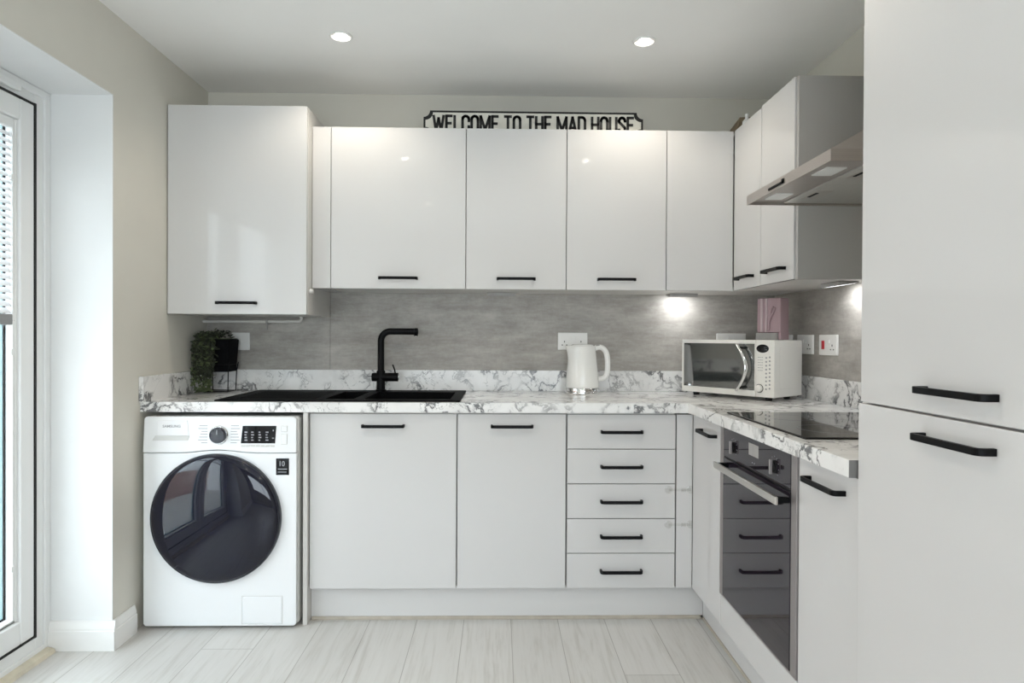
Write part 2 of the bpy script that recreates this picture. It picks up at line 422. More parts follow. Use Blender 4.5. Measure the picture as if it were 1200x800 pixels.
gk.box(RX - .06, RX + .0052, gy0, gy1, .0792, .0858); gk.box(RX - .06, RX + .0052, gy0, gy1, zt - .068, zt - .0612)
obj('seal', gk, 'rubber', d1)
vent = MB().box(RX + .0035, RX + .018, ym - .62, yA - .16, zt - .05, zt - .022, .004)
obj('trickle_vent', vent, 'upvc', d1)
obj('threshold', MB().prism([(RX - .002, .0005), (RX + .040, .0005), (RX + .034, .014), (RX - .002, .022)], lambda u, v, k: (u, yA - .02 if k == 0 else yB + .02, v)), 'woodstrip', d1)

def blind(a, b, label):
    t = thing('venetian_blind', label, 'blind', (RX - .020, (a + b) / 2, 1.2), 0, 'blinds on the glazed doors')
    hw = (b - a) / 2
    obj('headrail', MB().box(-.010, .012, -hw, hw, .680, .712, .003), 'upvc', t)
    s = MB(); n = 27
    for i in range(n):
        z = .052 + i * .0233; th = R(50)
        c, q = cos(th) * .0125, sin(th) * .0125
        s.prism([(-c, q - .0006), (-c * .4, q * .4 + .0016), (c * .4, -q * .4 + .0012), (c, -q - .0006), (c, -q), (c * .4, -q * .4 + .0020), (-c * .4, q * .4 + .0024), (-c, q)], lambda u, v, k: (u, -hw + .004 if k == 0 else hw - .004, z + v))
    obj('slats', s, 'blindslat', t)
    obj('bottom_rail', MB().box(-.012, .012, -hw, hw, .002, .040, .004).box(-.0125, .0125, -hw - .001, hw + .001, .016, .019), 'greyrail', t)
    sf = MB()
    for y in (-hw, hw - .008): sf.box(-.006, .013, y, y + .008, -1.03, .712, .002)
    sf.box(-.006, .013, -hw, hw, -1.03, -1.018, .002)
    obj('side_frame', sf, 'upvc', t)
    for y in (hw - .018, -hw + .002):
        for z in (-.85, -.10, .5): obj('clip', MB().box(.004, .016, y, y + .016, z, z + .02, .002), 'upvc', t)
    for y in (-hw * .7, 0, hw * .7): obj('cord', MB().cyl((.0, y, .03), (.0, y, .69), .0008, seg=6), 'upvc', t)
    obj('wand', MB().cyl((.018, hw - .03, .12), (.016, hw - .03, .66), .003, seg=8), 'clearplastic', t)
blind(ym + .002 + .081, yA - FW - .009 - .081, 'white slatted blind half lowered on the glazed door beside the wall corner')
blind(yB + FW + .009 + .081, ym - .002 - .081, 'white slatted blind half lowered on the far glazed door panel')

# garden outside
gm = struct('exterior_ground', MB().box(-9, OX - .02, -9, 6, -.14, -.06), 'paving')
bw = struct('exterior_wall', MB().box(-5.2, -4.95, -9, 6, -.06, 1.75).box(-5.23, -4.92, -9, 6, 1.75, 1.81), 'brick')

# ------------------------------------------------------------------ fitted units
def handle(parent, xc, zc, L=.174, y0=0.):
    d, r, th, hh = .032, .014, .0085, .0125
    x0, x1 = xc - L / 2, xc + L / 2
    out = [(x0, y0), (x0, y0 - d + r)]
    for i in range(1, 5):
        a = pi / 2 * i / 4; out.append((x0 + r - r * cos(a), y0 - d + r - r * sin(a)))
    out += [(2 * xc - u, v) for u, v in out[::-1]]
    ri = max(r - th, .004)
    inn = [(x1 - th, y0), (x1 - th, y0 - d + th + ri)]
    for i in range(1, 5):
        a = pi / 2 * i / 4; inn.append((x1 - th - ri + ri * cos(a), y0 - d + th + ri - ri * sin(a)))
    inn += [(2 * xc - u, v) for u, v in inn[::-1]]
    return obj('handle', MB().prism(out + inn, lambda u, v, k: (u, v, zc - hh / 2 + hh * k), .0012), 'black', parent)
DT = .019
def unit(name, label, loc, rot, w, h, d, fronts, group, top=True, bottom_m='carcass', cat='cabinet'):
    """local x along the width, y into the wall, z up; door faces at y = 0"""
    t = thing(name, label, cat, loc, rot, group)
    c = MB(); p = .016; y0 = DT + .002; e = .0008
    c.box(e, p, y0, d, 0, h); c.box(w - p, w - e, y0, d, 0, h); c.box(p, w - p, y0, d - .01, 0, p)
    if top: c.box(p, w - p, y0, d - .01, h - p, h)
    else: c.box(p, w - p, y0, y0 + .06, h - p, h)
    c.box(p, w - p, d - .01, d - .001, 0, h)
    obj('carcass', c, bottom_m, t)
    for (kind, x0, x1, z0, z1, hd) in fronts:
        dr = obj(kind, MB().box(x0, x1, 0, DT, z0, z1, .0014, 2), 'gloss', t)
        if hd: handle(dr, hd[0], hd[1])
    return t
UB, UT = 1.382, 2.0985          # wall units
UF = -.325
def door(w, h, hz, hx=None, g=.0017): return [('door', g, w - g, .0, h, (w / 2 if hx is None else hx, hz))]
GW = 'wall cabinets along the back wall'
X0 = -.7497
unit('wall_cabinet', 'widest wall cabinet of the row, gloss white, right beside the tall deep cabinet', (X0, UF, UB), 0, .6, UT - UB, -UF, door(.6, UT - UB, .046), GW)
unit('wall_cabinet', 'white wall cabinet under the left half of the welcome sign', (X0 + .6, UF, UB), 0, .45, UT - UB, -UF, door(.45, UT - UB, .046), GW)
unit('wall_cabinet', 'white wall cabinet above the kettle, under the right half of the welcome sign', (X0 + 1.05, UF, UB), 0, .45, UT - UB, -UF, door(.45, UT - UB, .046), GW)
cw = 1.0525 - (X0 + 1.5)
unit('wall_cabinet', 'plain white corner wall cabinet with no handle, above the microwave', (X0 + 1.5, UF, UB), 0, cw + .33, UT - UB, -UF, [('door', .0017, cw - .001, 0, UT - UB, None)], GW)
unit('wall_cabinet', 'tall deep gloss white wall cabinet over the washing machine, hung lowest of all', (XL + .003, -.40, 1.262), 0, .599, .900, .40, door(.599, .900, .048), GW)
obj_f = obj('filler_panel', MB().box(XL + .0035 + .6, X0 - .0015, UF + .001, UF + DT, UB, UT, .001).box(XL + .0035 + .6, X0 - .0015, UF + DT, -.02, UB, UB + .016), 'gloss')
tag(obj_f, 'narrow white filler strip between the tall deep wall cabinet and its neighbour', 'filler panel')
GR = 'wall cabinets along the right wall'
RF = 1.0545
unit('wall_cabinet', 'narrow white wall cabinet on the right wall, tucked into the corner', (RF, UF - .002, UB), -pi / 2, .302, UT - UB, XR - RF, door(.302, UT - UB, .046, .151), GR)
unit('wall_cabinet', 'narrow white wall cabinet on the right wall, beside the cooker hood', (RF, UF - .3045, UB), -pi / 2, .2975, UT - UB + .006, XR - RF, door(.2975, UT - UB + .006, .046), GR)
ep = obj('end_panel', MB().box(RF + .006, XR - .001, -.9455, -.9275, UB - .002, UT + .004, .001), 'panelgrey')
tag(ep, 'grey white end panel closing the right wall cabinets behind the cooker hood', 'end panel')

BZ0, BZ1 = .140, .8535
BF = -.58
GB = 'base cabinets along the back wall'
B0 = -.7689
def bfront(w, hz=.665): return [('door', .0028, w - .0028, 0, BZ1 - BZ0, (w / 2, hz))]
BH = .860 - BZ0
unit('base_cabinet', 'wide white sink cabinet with one door, between washing machine and narrower base cabinet', (B0, BF, BZ0), 0, .6, BH, -BF - .001, bfront(.6), GB, top=False)
unit('base_cabinet', 'white base cabinet with one door between the sink cabinet and the drawers', (B0 + .6, BF, BZ0), 0, .4485, BH, -BF - .001, bfront(.4485), GB, top=False)
dh = (BZ1 - BZ0) / 5
unit('drawer_cabinet', 'white stack of five equal drawers under the worktop beside the corner', (B0 + 1.05, BF, BZ0), 0, .4485, BH, -BF - .001,
     [('drawer', .002, .4465, i * dh + (.0015 if i else 0), (i + 1) * dh - .0015, (.224, i * dh + dh / 2 + .001)) for i in range(4, -1, -1)], GB, top=False, cat='drawer unit')
RB = .80
cf = obj('filler_panel', MB().box(B0 + 1.5 + .002, RB - .001, BF, BF + DT, BZ0, BZ1, .0012).box(B0 + 1.5 + .002, B0 + 1.5 + .018, BF + DT, BF + .10, BZ0, BZ1), 'gloss')
tag(cf, 'narrow plain white corner panel to the right of the five drawers', 'filler panel')
wp = obj('end_panel', MB().box(-.7875, B0 - .0012, -.600, -.002, .0, .8605, .001), 'carcass')
tag(wp, 'thin white upright panel between the washing machine and the sink cabinet', 'end panel')
GRB = 'base cabinets along the right wall'
def rdepth(f): return XR - f - .001
unit('base_cabinet', 'slim white corner base cabinet to the far side of the oven', (RB, BF - .001, BZ0), -pi / 2, .3435, BH, rdepth(RB), [('door', .001, .3415, 0, BZ1 - BZ0, (.211, .668))], GRB, top=False)
unit('base_cabinet', 'slim white base cabinet between the oven and the tall cabinet', (RB, -1.5265, BZ0), -pi / 2, .297, BH, rdepth(RB), [('door', .0015, .2955, 0, BZ1 - BZ0 + .004, (.150, .672))], GRB, top=False)
oh = thing('oven_housing', 'white housing around the built-in oven with a plain panel below it', 'cabinet', (RB, -.9255, BZ0), -pi / 2, GRB)
c = MB(); c.box(.001, .0025, .021, .58, 0, BH); c.box(.5965, .598, .021, .58, 0, BH); c.box(.0025, .5965, .021, .57, 0, .016); c.box(.0025, .5965, .021, .57, .098, .114); c.box(.0025, .5965, .573, .583, 0, BH)
obj('carcass', c, 'carcass', oh)
obj('lower_panel', MB().box(.001, .5985, 0, DT, 0, .113, .0014), 'gloss', oh)
# tall unit
TY = -1.8322
tu = thing('tall_cabinet', 'full height white fridge housing with two doors at the right edge', 'cabinet', (RB - .012, TY, BZ0), -pi / 2)
TD = XR - RB + .011; TW = .60
c = MB(); TH = 2.10 - BZ0
c.box(.0005, .018, .022, TD, 0, TH); c.box(TW - .018, TW - .0005, .022, TD, 0, TH); c.box(.018, TW - .018, .022, TD, 0, .018); c.box(.018, TW - .018, .022, TD, TH - .018, TH); c.box(.018, TW - .018, TD - .01, TD, 0, TH); c.box(.018, TW - .018, .022, TD - .01, .880, .896)
obj('carcass', c, 'carcass', tu)
sp = 1.0305 - BZ0
du = obj('door', MB().box(.0035, TW - .001, .003, .022, sp + .002, TH, .0014), 'gloss', tu); handle(du, .309, 1.076 - BZ0, .18, .003)
dl = obj('door', MB().box(.0005, TW - .001, 0, .020, 0, sp - .002, .0014), 'gloss', tu); handle(dl, .309, .990 - BZ0, .18)
# plinths
pl = obj('plinth', MB().box(B0, .856, -.545, -.528, .012, BZ0 - .001, .001), 'gloss')
tag(pl, 'white plinth along the floor under the back wall base cabinets', 'plinth')
pr = obj('plinth', MB().box(.857, .874, -2.425, -.5285, .006, BZ0 - .001, .001), 'gloss')
tag(pr, 'white plinth along the floor under the oven and the right wall cabinets', 'plinth')
struct('trim_2', MB().prism([(-.5455, .0005), (-.5535, .0005), (-.5525, .008), (-.549, .0125), (-.5455, .0135)], lambda u, v, k: (B0 + .003 if k == 0 else .846, u, v)), 'beige')
struct('trim_3', MB().prism([(.8565, .0005), (.8505, .0005), (.8525, .008), (.8565, .010)], lambda u, v, k: (u, -.556 if k == 0 else -2.42, v)), 'beige')

# worktops
WZ0_, WZ = .8620, .9020
WF = -.606
sx0, sx1, sy0, sy1 = -1.135, -.176, -.560, -.090       # cut-out for the sink
def nosed(poly): return poly
wk = MB()
wk.box(XL + .001, sx0, WF, -.001, WZ0_, WZ, .0); wk.box(sx1, .770, WF, -.001, WZ0_, WZ); wk.box(sx0, sx1, WF, sy0, WZ0_, WZ); wk.box(sx0, sx1, sy1, -.001, WZ0_, WZ)
wk.box(.770, XR - .001, WF + .0, -.001, WZ0_, WZ)
bmesh.ops.remove_doubles(wk.bm, verts=wk.bm.verts[:], dist=.0001)
wt = obj('worktop', wk, 'marble'); tag(wt, 'white marble patterned worktop running along the back wall under the sink', 'worktop')
wk = MB().box(.772, XR - .001, -1.8235, WF - .0005, WZ0_, WZ, .002)
wr_ = obj('worktop', wk, 'marble')
obj('end_trim', MB().box(.7725, XR - .001, -1.8256, -1.8236, WZ0_ + .0005, WZ - .0005), 'endgrey', wr_)
tag(wr_, 'white marble patterned worktop on the right wall holding the black hob', 'worktop')
GU = 'marble upstands'
UZ = 1.0035
u_ = obj('upstand', MB().box(XL + .0195, XR - .0195, -.0190, -.001, WZ + .0003, UZ, .001), 'marble'); tag(u_, 'marble patterned upstand strip along the back wall behind tap and kettle', 'upstand', GU)
u_ = obj('upstand', MB().box(XL + .001, XL + .019, WF - .012, -.001, WZ - .001, UZ, .001), 'marble'); tag(u_, 'short marble patterned upstand strip on the left wall beside the plant', 'upstand', GU)
u_ = obj('upstand', MB().box(XR - .019, XR - .001, -1.823, -.001, WZ + .0003, UZ, .001), 'marble'); tag(u_, 'marble patterned upstand strip on the right wall beside the hob', 'upstand', GU)
SX = -.8325
GS = 'concrete effect splashback panels'
s_ = obj('splashback', MB().box(XL + .0005, SX - .0008, -.0075, -.0005, UZ + .0003, 1.60), 'concrete'); tag(s_, 'grey concrete effect splashback panel behind the plant, below the tall deep cabinet', 'splashback', GS)
s_ = obj('splashback', MB().box(SX + .0008, XR - .0085, -.0075, -.0005, UZ + .0003, UB + .004), 'concrete'); tag(s_, 'long grey concrete effect splashback panel behind the tap and the kettle', 'splashback', GS)
s_ = obj('splashback', MB().box(XR - .008, XR - .0008, -1.82, -.0005, UZ + .0003, UB - .003), 'concrete'); tag(s_, 'grey concrete effect splashback panel on the right wall carrying the red switch', 'splashback', GS)

# ------------------------------------------------------------------ sink and tap
t = thing('sink', 'black one and a half bowl sink with drainer set into the marble worktop', 'sink', (-.6555, -.325, WZ))
k = MB(); hx, hy = .4975, .2525; z1 = .0048
# bowls in local coordinates
mb0, mb1, hb0, hb1, by0, by1 = .092, .452, -.070, .048, -.178, .165
def rim(x0, x1, y0, y1): k.box(x0, x1, y0, y1, .0004, z1)
rim(-hx, hb0, -hy, hy); rim(mb1, hx, -hy, hy); rim(hb0, mb1, -hy, by0); rim(hb0, mb1, by1, hy); rim(hb1, mb0, by0, by1)
bmesh.ops.remove_doubles(k.bm, verts=k.bm.verts[:], dist=.0001)
# raised outer lip and drainer ribs
for (a, b, c_, d_) in ((-hx, hx, -hy, -hy + .010), (-hx, hx, hy - .010, hy), (-hx, -hx + .010, -hy, hy), (hx - .010, hx, -hy, hy)): k.box(a, b, c_, d_, z1, z1 + .0018, .0008)
for i in range(9): k.box(-.44, -.11, -.17 + i * .04, -.155 + i * .04, z1, z1 + .0014, .0006)
obj('rim', k, 'sinkblack', t)
def bowl(x0, x1, y0, y1, dep, w=.006):
    b = MB(); b.box(x0 - w, x0, y0 - w, y1 + w, -dep, .0003); b.box(x1, x1 + w, y0 - w, y1 + w, -dep, .0003)
    b.box(x0, x1, y0 - w, y0, -dep, .0003); b.box(x0, x1, y1, y1 + w, -dep, .0003); b.box(x0, x1, y0, y1, -dep, -dep + w)
    return b
bo = obj('bowl', bowl(mb0, mb1, by0, by1, .19), 'sinkblack', t)
obj('drain', MB().lathe([(.0, -.1835), (.040, -.1835), (.043, -.1825), (.043, -.1838)], Matrix.Translation(((mb0 + mb1) / 2, 0, 0)), 32), 'chrome', bo)
bo = obj('bowl', bowl(hb0, hb1, by0, by1, .13), 'sinkblack', t)
obj('drain', MB().lathe([(.0, -.1235), (.032, -.1235), (.035, -.1225), (.035, -.1238)], Matrix.Translation(((hb0 + hb1) / 2, 0, 0)), 32), 'chrome', bo)

t = thing('kitchen_tap', 'matt black mixer tap with squared swan spout standing behind the sink', 'tap', (-.562, -.122, WZ + .0065))
obj('base', MB().lathe([(.0, 0), (.026, 0), (.026, .006), (.0205, .008), (.0205, .094), (.0175, .098), (0, .098)], seg=32), 'black', t)
obj('valve_body', MB().cyl((-.042, 0, .066), (.083, 0, .066), .0205, seg=32, bev=.002), 'black', t)
lv = obj('lever', MB().tube([(.0685, 0, .083), (.066, -.004, .100), (.058, -.012, .126)], .0035, 10), 'black', t)
obj('lever_cap', MB().cyl((.0832, 0, .066), (.0865, 0, .066), .012, seg=20), 'chrome', t)
pts = [(0, 0, .095), (0, 0, .20), (0, 0, .240)]
rr = .044
for i in range(1, 9):
    a = pi / 2 * i / 8; pts.append((rr - rr * cos(a), 0, .240 + rr * sin(a)))
pts += [(.10, 0, .284), (.158, 0, .284)]
obj('spout', MB().tube(pts, .0155, 20), 'black', t)
hd = MB().cyl((.1575, 0, .284), (.176, 0, .284), .0165, seg=24, bev=.004).cyl((.166, 0, .270), (.166, 0, .263), .0095, seg=20)
obj('spray_head', hd, 'black', t)
obj('aerator', MB().cyl((.166, 0, .2655), (.166, 0, .2622), .0065, seg=16), 'chrome', t)

# ------------------------------------------------------------------ washing machine
t = thing('washing_machine', 'white front loading washing machine with dark round door under the left worktop', 'washing machine', (-1.106, -.632, 0))
# local: x centred, y = 0 at the front face, z up
w2, zc = .302, .012
body = MB().box(-w2 + .004, w2 + .004, .022, .56, zc, .846, .010)
obj('body', body, 'sidegrey', t)
zl = .7025
def bump_line(n=10, wid=.155, hgt=.011):
    return [(-.008 + wid * (i / n * 2 - 1), zl + hgt * .5 * (1 + cos(pi * (i / n * 2 - 1)))) for i in range(n + 1)]
bl = bump_line()
low = [(-w2, zc + .010), (-w2 + .008, zc), (w2 - .008, zc), (w2, zc + .010), (w2, zl - .0015)] + [(a, b - .0015) for a, b in bl[::-1]] + [(-w2, zl - .0015)]
obj('front_panel', MB().prism(low, lambda u, v, k: (u, .0 + .024 * k, v), .003), 'appliance', t)
up = [(w2, zl + .0015), (w2 - .002, .838), (w2 - .010, .846), (-w2 + .010, .846), (-w2 + .002, .838), (-w2, zl + .0015)] + [(a, b + .0015) for a, b in bl]
cp = obj('control_panel', MB().prism(up, lambda u, v, k: (u, -.004 + .028 * k + (v - zl) * .05 * (1 - k), v), .003), 'appliance', t)
def px(X): return X + 1.106
# dispenser drawer
dd = MB().prism([(px(-1.352), .832), (px(-1.235), .832), (px(-1.228), .771), (px(-1.355), .771)], lambda u, v, k: (u, -.0065 + .02 * k + (v - zl) * .05, v), .002)
dro = obj('detergent_drawer', dd, 'appliance', t)
obj('drawer_pull', MB().prism([(px(-1.36), .7700), (px(-1.226), .7700), (px(-1.232), .752), (px(-1.372), .752)], lambda u, v, k: (u, -.0045 + .015 * k + (.769 - v) * .10, v), .001), 'sidegrey', dro)
lg = MB(); label_at(lg, 'SAMSUNG', px(-1.296), -.0018, .8085, .070, .0105, .012); obj('logo', lg, 'greyprint', dro)
# dial
kn = obj('dial', MB().lathe([(0, 0), (.037, 0), (.037, .006), (.034, .009), (.034, .011), (0, .011)], Matrix.Translation((px(-1.1095), .001, .7745)) @ Matrix.Rotation(pi / 2, 4, 'X'), 40), 'chrome', t)
obj('dial_face', MB().lathe([(0, .0105), (.0325, .0105), (.0315, .021), (.029, .024), (0, .0245)], Matrix.Translation((px(-1.1095), .001, .7745)) @ Matrix.Rotation(pi / 2, 4, 'X'), 40), 'navyglass', kn)
obj('dial_mark', MB().box(px(-1.1095) - .002, px(-1.1095) + .002, -.0245, -.0232, .778, .797, .0005), 'whiteprint', kn)
for sx in (-1, 1):
    pg = MB()
    for i in range(7):
        z = .742 + i * .0112
        a = px(-1.1095) + sx * (.046 + .004 * abs(i - 3) * 0); b = a + sx * (.024 + .004 * ((i * 3) % 4))
        pg.box(min(a, b), max(a, b), .0005 + (z - zl) * .05 - .0055, (z - zl) * .05 - .0035, z, z + .0026)
    obj('programme_print', pg, 'whiteprint', t)
yd = lambda z: -.004 + (z - zl) * .05
dsp = MB().prism([(px(-1.017), .8105), (px(-.884), .8105), (px(-.888), .7415), (px(-1.023), .7415)], lambda u, v, k: (u, yd(v) - .0025 + .006 * k, v), .0008)
do = obj('display', dsp, 'blackglass', t)
dp = MB()
for i, x in enumerate((-1.008, -.982, -.953, -.925)):
    for j in range(4): dp.box(px(x), px(x) + .011 - .002 * ((i + j) % 3), yd(.77) - .0035, yd(.77) - .0028, .752 + j * .0105, .7565 + j * .0105)
dp.box(px(-.899), px(-.892), yd(.77) - .0035, yd(.77) - .0028, .760, .764); dp.box(px(-.897), px(-.893), yd(.79) - .0035, yd(.79) - .0028, .790, .796)
obj('display_print', dp, 'whiteprint', do)
kb = MB()
for i in range(7): kb.box(px(-1.022) + i * .0192, px(-1.022) + i * .0192 + .0175, yd(.732) - .002, yd(.732) + .004, .7275, .7345, .0012)
obj('buttons', kb, 'sidegrey', t)
for (z0, z1) in ((.7865, .8115), (.7365, .7785)):
    bt = obj('button', MB().box(px(-.866), px(-.840), yd((z0 + z1) / 2) - .0022, yd((z0 + z1) / 2) + .004, z0, z1, .002), 'sidegrey', t)
    obj('button_face', MB().box(px(-.8645), px(-.8415), yd((z0 + z1) / 2) - .0032, yd((z0 + z1) / 2), z0 + .0015, z1 - .0015, .002), 'appliance', bt)
# door
dc = Matrix.Translation((px(-1.1175), 0, .4445)) @ Matrix.Rotation(pi / 2, 4, 'X')
dr = obj('porthole_door', MB().lathe([(.215, -.002), (.256, -.002), (.2565, .010), (.2555, .018), (.252, .0225), (.2485, .0225), (.2480, .016), (.215, .012)], dc, 96, cap=False), 'navyring', t)
prof = [(.2487, .0215)] + [(.2487 * cos(a), .0215 + .034 * sin(a)) for a in [pi / 2 * i / 14 for i in range(1, 14)]] + [(.00002, .0555)]
obj('door_glass', MB().lathe(prof, dc, 96, cap=False), 'navyglass', dr)
st = obj('energy_sticker', MB().box(px(-.8845), px(-.8335), -.0012, .001, .615, .681), 'blackglass', t)
sp_ = MB(); label_at(sp_, '10', px(-.860), -.0016, .6605, .020, .021, .01)
sp_.box(px(-.877), px(-.841), -.0018, -.001, .637, .6402); sp_.box(px(-.877), px(-.843), -.0018, -.001, .6255, .6282)
obj('sticker_print', sp_, 'whiteprint', st)
fc = obj('filter_cover', MB().box(px(-1.0175), px(-.859), -.0018, .004, .0155 + .006, .131, .006), 'appliance', t)
fg = MB(); a0, a1, b0, b1 = px(-1.0195), px(-.857), .0195, .133
for q in ((a0, a1, b0, b0 + .002), (a0, a1, b1 - .002, b1), (a0, a0 + .002, b0, b1), (a1 - .002, a1, b0, b1)): fg.box(q[0], q[1], -.0006, .002, q[2], q[3])
obj('filter_gap', fg, 'sidegrey', fc)
for x in (-.25, .25):
    for y in (.06, .50): obj('foot', MB().lathe([(0, .0005), (.022, .0005), (.022, .008), (.012, .010), (.012, .016), (0, .016)], Matrix.Translation((x, y, 0)), 24), 'rubber', t)

# ------------------------------------------------------------------ oven, hob, hood
t = thing('oven', 'built-in oven with black glass front and steel bar handle under the hob', 'oven', (RB, -.926, .256), -pi / 2)
# local x 0..0.6 (towards the camera), y into the cabinet, z 0..0.6
OH = .602
obj('body', MB().box(.012, .588, .012, .55, .008, OH - .010, .003), 'greyprint', t)
sf = MB(); sf.box(.001, .036, -.005, .020, .0, OH, .001); sf.box(.566, .599, -.005, .020, .0, OH, .001); sf.box(.036, .566, -.0045, .020, .0, .006)
obj('steel_trim', sf, 'satinsteel', t)
cpn = obj('control_panel', MB().box(.0365, .5655, -.006, .016, .500, OH - .001, .001), 'ovenglass', t)
for x in (.137, .462):
    kb_ = obj('knob', MB().lathe([(0, 0), (.019, 0), (.019, .002), (.0165, .004), (.016, .0075), (0, .0075)], Matrix.Translation((x, -.006, .544)) @ Matrix.Rotation(pi / 2, 4, 'X'), 32), 'black', t)
    obj('knob_grip', MB().box(x - .0035, x + .0035, -.0225, -.013, .523, .566, .002), 'satinsteel', kb_)
    mk = MB()
    for i in range(9):
        a = R(-130 + 260 * i / 8); mk.box(x + .028 * sin(a) - .0012, x + .028 * sin(a) + .0012, -.0068, -.0062, .544 + .030 * cos(a) - .0012, .544 + .030 * cos(a) + .0012)
    obj('knob_marks', mk, 'whiteprint', kb_)
obj('display', MB().box(.268, .345, -.0066, -.005, .545, .583, .0003), 'greyplastic', t)
for x in (.296, .312): obj('indicator', MB().box(x, x + .004, -.0066, -.005, .522, .526), 'whiteprint', t)
od = obj('oven_door', MB().box(.0365, .5655, -.007, .016, .008, .494, .0012), 'ovenglass', t)
hb = MB().box(.062, .572, -.051, -.043, .462, .484, .0015)
obj('handle', hb, 'steel', od)
for x in (.068, .552): obj('handle_bracket', MB().box(x, x + .014, -.044, -.008, .465, .481, .001), 'black', od)
obj('vent_gap', MB().box(.0365, .5655, -.004, .016, .4945, .4995), 'black', t)

t = thing('hob', 'black glass hob lying on the right worktop in front of the microwave', 'hob', (.8125, -.947, WZ), -pi / 2)
obj('glass_top', MB().box(0, .59, 0, .505, .0005, .0055, .0015), 'hobglass', t)
for (x, y, r) in ((.16, .15, .075), (.43, .15, .09), (.16, .37, .09), (.43, .37, .075)):
    obj('zone_ring', MB().lathe([(r - .001, .0056), (r + .001, .0056), (r + .001, .0058), (r - .001, .0058)], Matrix.Translation((x, y, 0)), 48, cap=False), 'greyprint', t)
ed = MB().box(-.002, .592, -.002, 0, .0004, .0035).box(-.002, .592, .505, .507, .0004, .0035).box(-.002, 0, 0, .505, .0004, .0035).box(.59, .592, 0, .505, .0004, .0035)
obj('edge_trim', ed, 'black', t)

t = thing('cooker_hood', 'brushed steel pyramid cooker hood on the right wall above the hob', 'cooker hood', (.876, -.9465, 1.640), -pi / 2)
HW, HD = .585, XR - .876 - .001
lip = .032
# canopy: lip shell + sloped faces, hollow underneath
b = MB(); w = .003
b.box(0, HW, 0, w, 0, lip); b.box(0, w, w, HD, 0, lip); b.box(HW - w, HW, w, HD, 0, lip); b.box(w, HW - w, HD - w, HD, 0, lip)
c0, c1, cd = .185, .40, .325; zt_ = .218
b.hexa([(0, 0, lip), (HW, 0, lip), (HW, HD, lip), (0, HD, lip), (c0, cd, zt_), (c1, cd, zt_), (c1, HD, zt_), (c0, HD, zt_)])
obj('canopy', b, 'hoodsteel', t)
obj('chimney', MB().box(c0 + .001, c1 - .001, cd + .001, HD, zt_, H - 1.640 - .002, .001), 'hoodsteel', t)
up_ = obj('underside_panel', MB().box(w, HW - w, w, .125, .010, .014).box(w, .010, .125, HD - w, .010, .014).box(HW - .010, HW - w, .125, HD - w, .010, .014).box(.010, HW - .010, HD - .02, HD - w, .010, .014), 'hoodsteel', t)
for (a, e) in ((.011, .2915), (.2935, HW - .011)):
    fl = obj('grease_filter', MB().box(a, e, .127, HD - .021, .006, .013, .001), 'filter', t)
    xm = (a + e) / 2
    obj('latch', MB().box(xm - .055, xm + .055, .150, .205, .0045, .007, .001), 'steel', fl)
    obj('latch_slot', MB().box(xm - .030, xm + .030, .158, .168, .003, .005, .0008), 'black', fl)
for x in (.105, HW - .145):
    lp = obj('lamp_lens', MB().box(x - .045, x + .045, .040, .098, .0065, .011, .001), 'hoodlens', t)
sw = MB().box(.235, .262, -.002, .001, .010, .014, .0005).box(.206, .238, -.0025, .001, .0095, .0125, .0005)
sw = MB().box(.190, .300, -.004, .001, .008, .0155, .001).box(.288, .300, -.004, .001, .008, .022, .001)
obj('switch', sw, 'black', t)

# ------------------------------------------------------------------ microwave
ang = math.atan2(-.797, .603)
t = thing('microwave', 'cream white microwave with dark window and chrome handle angled across the corner', 'microwave', (.868, -.1715, WZ), ang)
MW, MD, z0, z1 = .468, .232, .0165, .259
obj('casing', MB().box(0.002, MW - .002, .022, MD, z0, z1, .004), 'cream', t)
pb = MB()
for i in range(8): pb.box(MW - .0022, MW - .0012, .06, .19, .10 + i * .012, .1035 + i * .012)
obj('side_recess', MB().box(MW - .0025, MW - .0010, .045, MD - .020, z0 + .035, z1 - .03, .0005), 'cream', t)
split = .383
df = MB(); bz = .014; fx0, fx1, fz0, fz1 = .010, split - .006, z0 + .026, z1 - .016
df.box(0, split - .001, 0, .021, z0, fz0, .002); df.box(0, split - .001, 0, .021, fz1, z1, .002); df.box(0, fx0, .0002, .021, fz0 - .002, fz1 + .002); df.box(fx1, split - .001, .0002, .021, fz0 - .002, fz1 + .002)
md = obj('door', df, 'cream', t)
obj('window', MB().box(fx0, fx1, .002, .020, fz0, fz1), 'mwglass', md)
hp = []
hz0, hz1 = z0 + .022, z1 - .018
for i in range(15):
    u = i / 14; hp.append((.306 + .046 * sin(pi * u), -.026, hz0 + (hz1 - hz0) * u))
obj('handle', MB().tube(hp, .0072, 12, radii=[.0075 + .0035 * sin(pi * i / 14) for i in range(15)], flat=.7), 'chrome', md)
for z in (hz0 + .016, hz1 - .016): obj('handle_post', MB().cyl((.321, .002, z), (.321, -.024, z), .006, seg=12), 'black', md)
pn = obj('control_panel', MB().box(split, MW, 0, .021, z0, z1, .002), 'cream', t)
obj('display', MB().lathe([(0, 0), (.0285, 0), (.0285, .001), (.027, .002), (0, .002)], Matrix.Translation((split + .031, .0004, z1 - .036)) @ Matrix.Rotation(pi / 2, 4, 'X') @ Matrix.Diagonal((1, .62, 1, 1)), 40), 'blackglass', t)
obj('dial', MB().lathe([(0, 0), (.016, 0), (.016, .004), (.0145, .014), (.012, .016), (0, .016)], Matrix.Translation((split + .017, .0004, z0 + .037)) @ Matrix.Rotation(pi / 2, 4, 'X'), 32), 'cream', t)
obj('dial_ring', MB().lathe([(.0165, 0), (.0185, 0), (.0185, .0025), (.0165, .0025)], Matrix.Translation((split + .017, .0004, z0 + .037)) @ Matrix.Rotation(pi / 2, 4, 'X'), 32, cap=False), 'black', t)
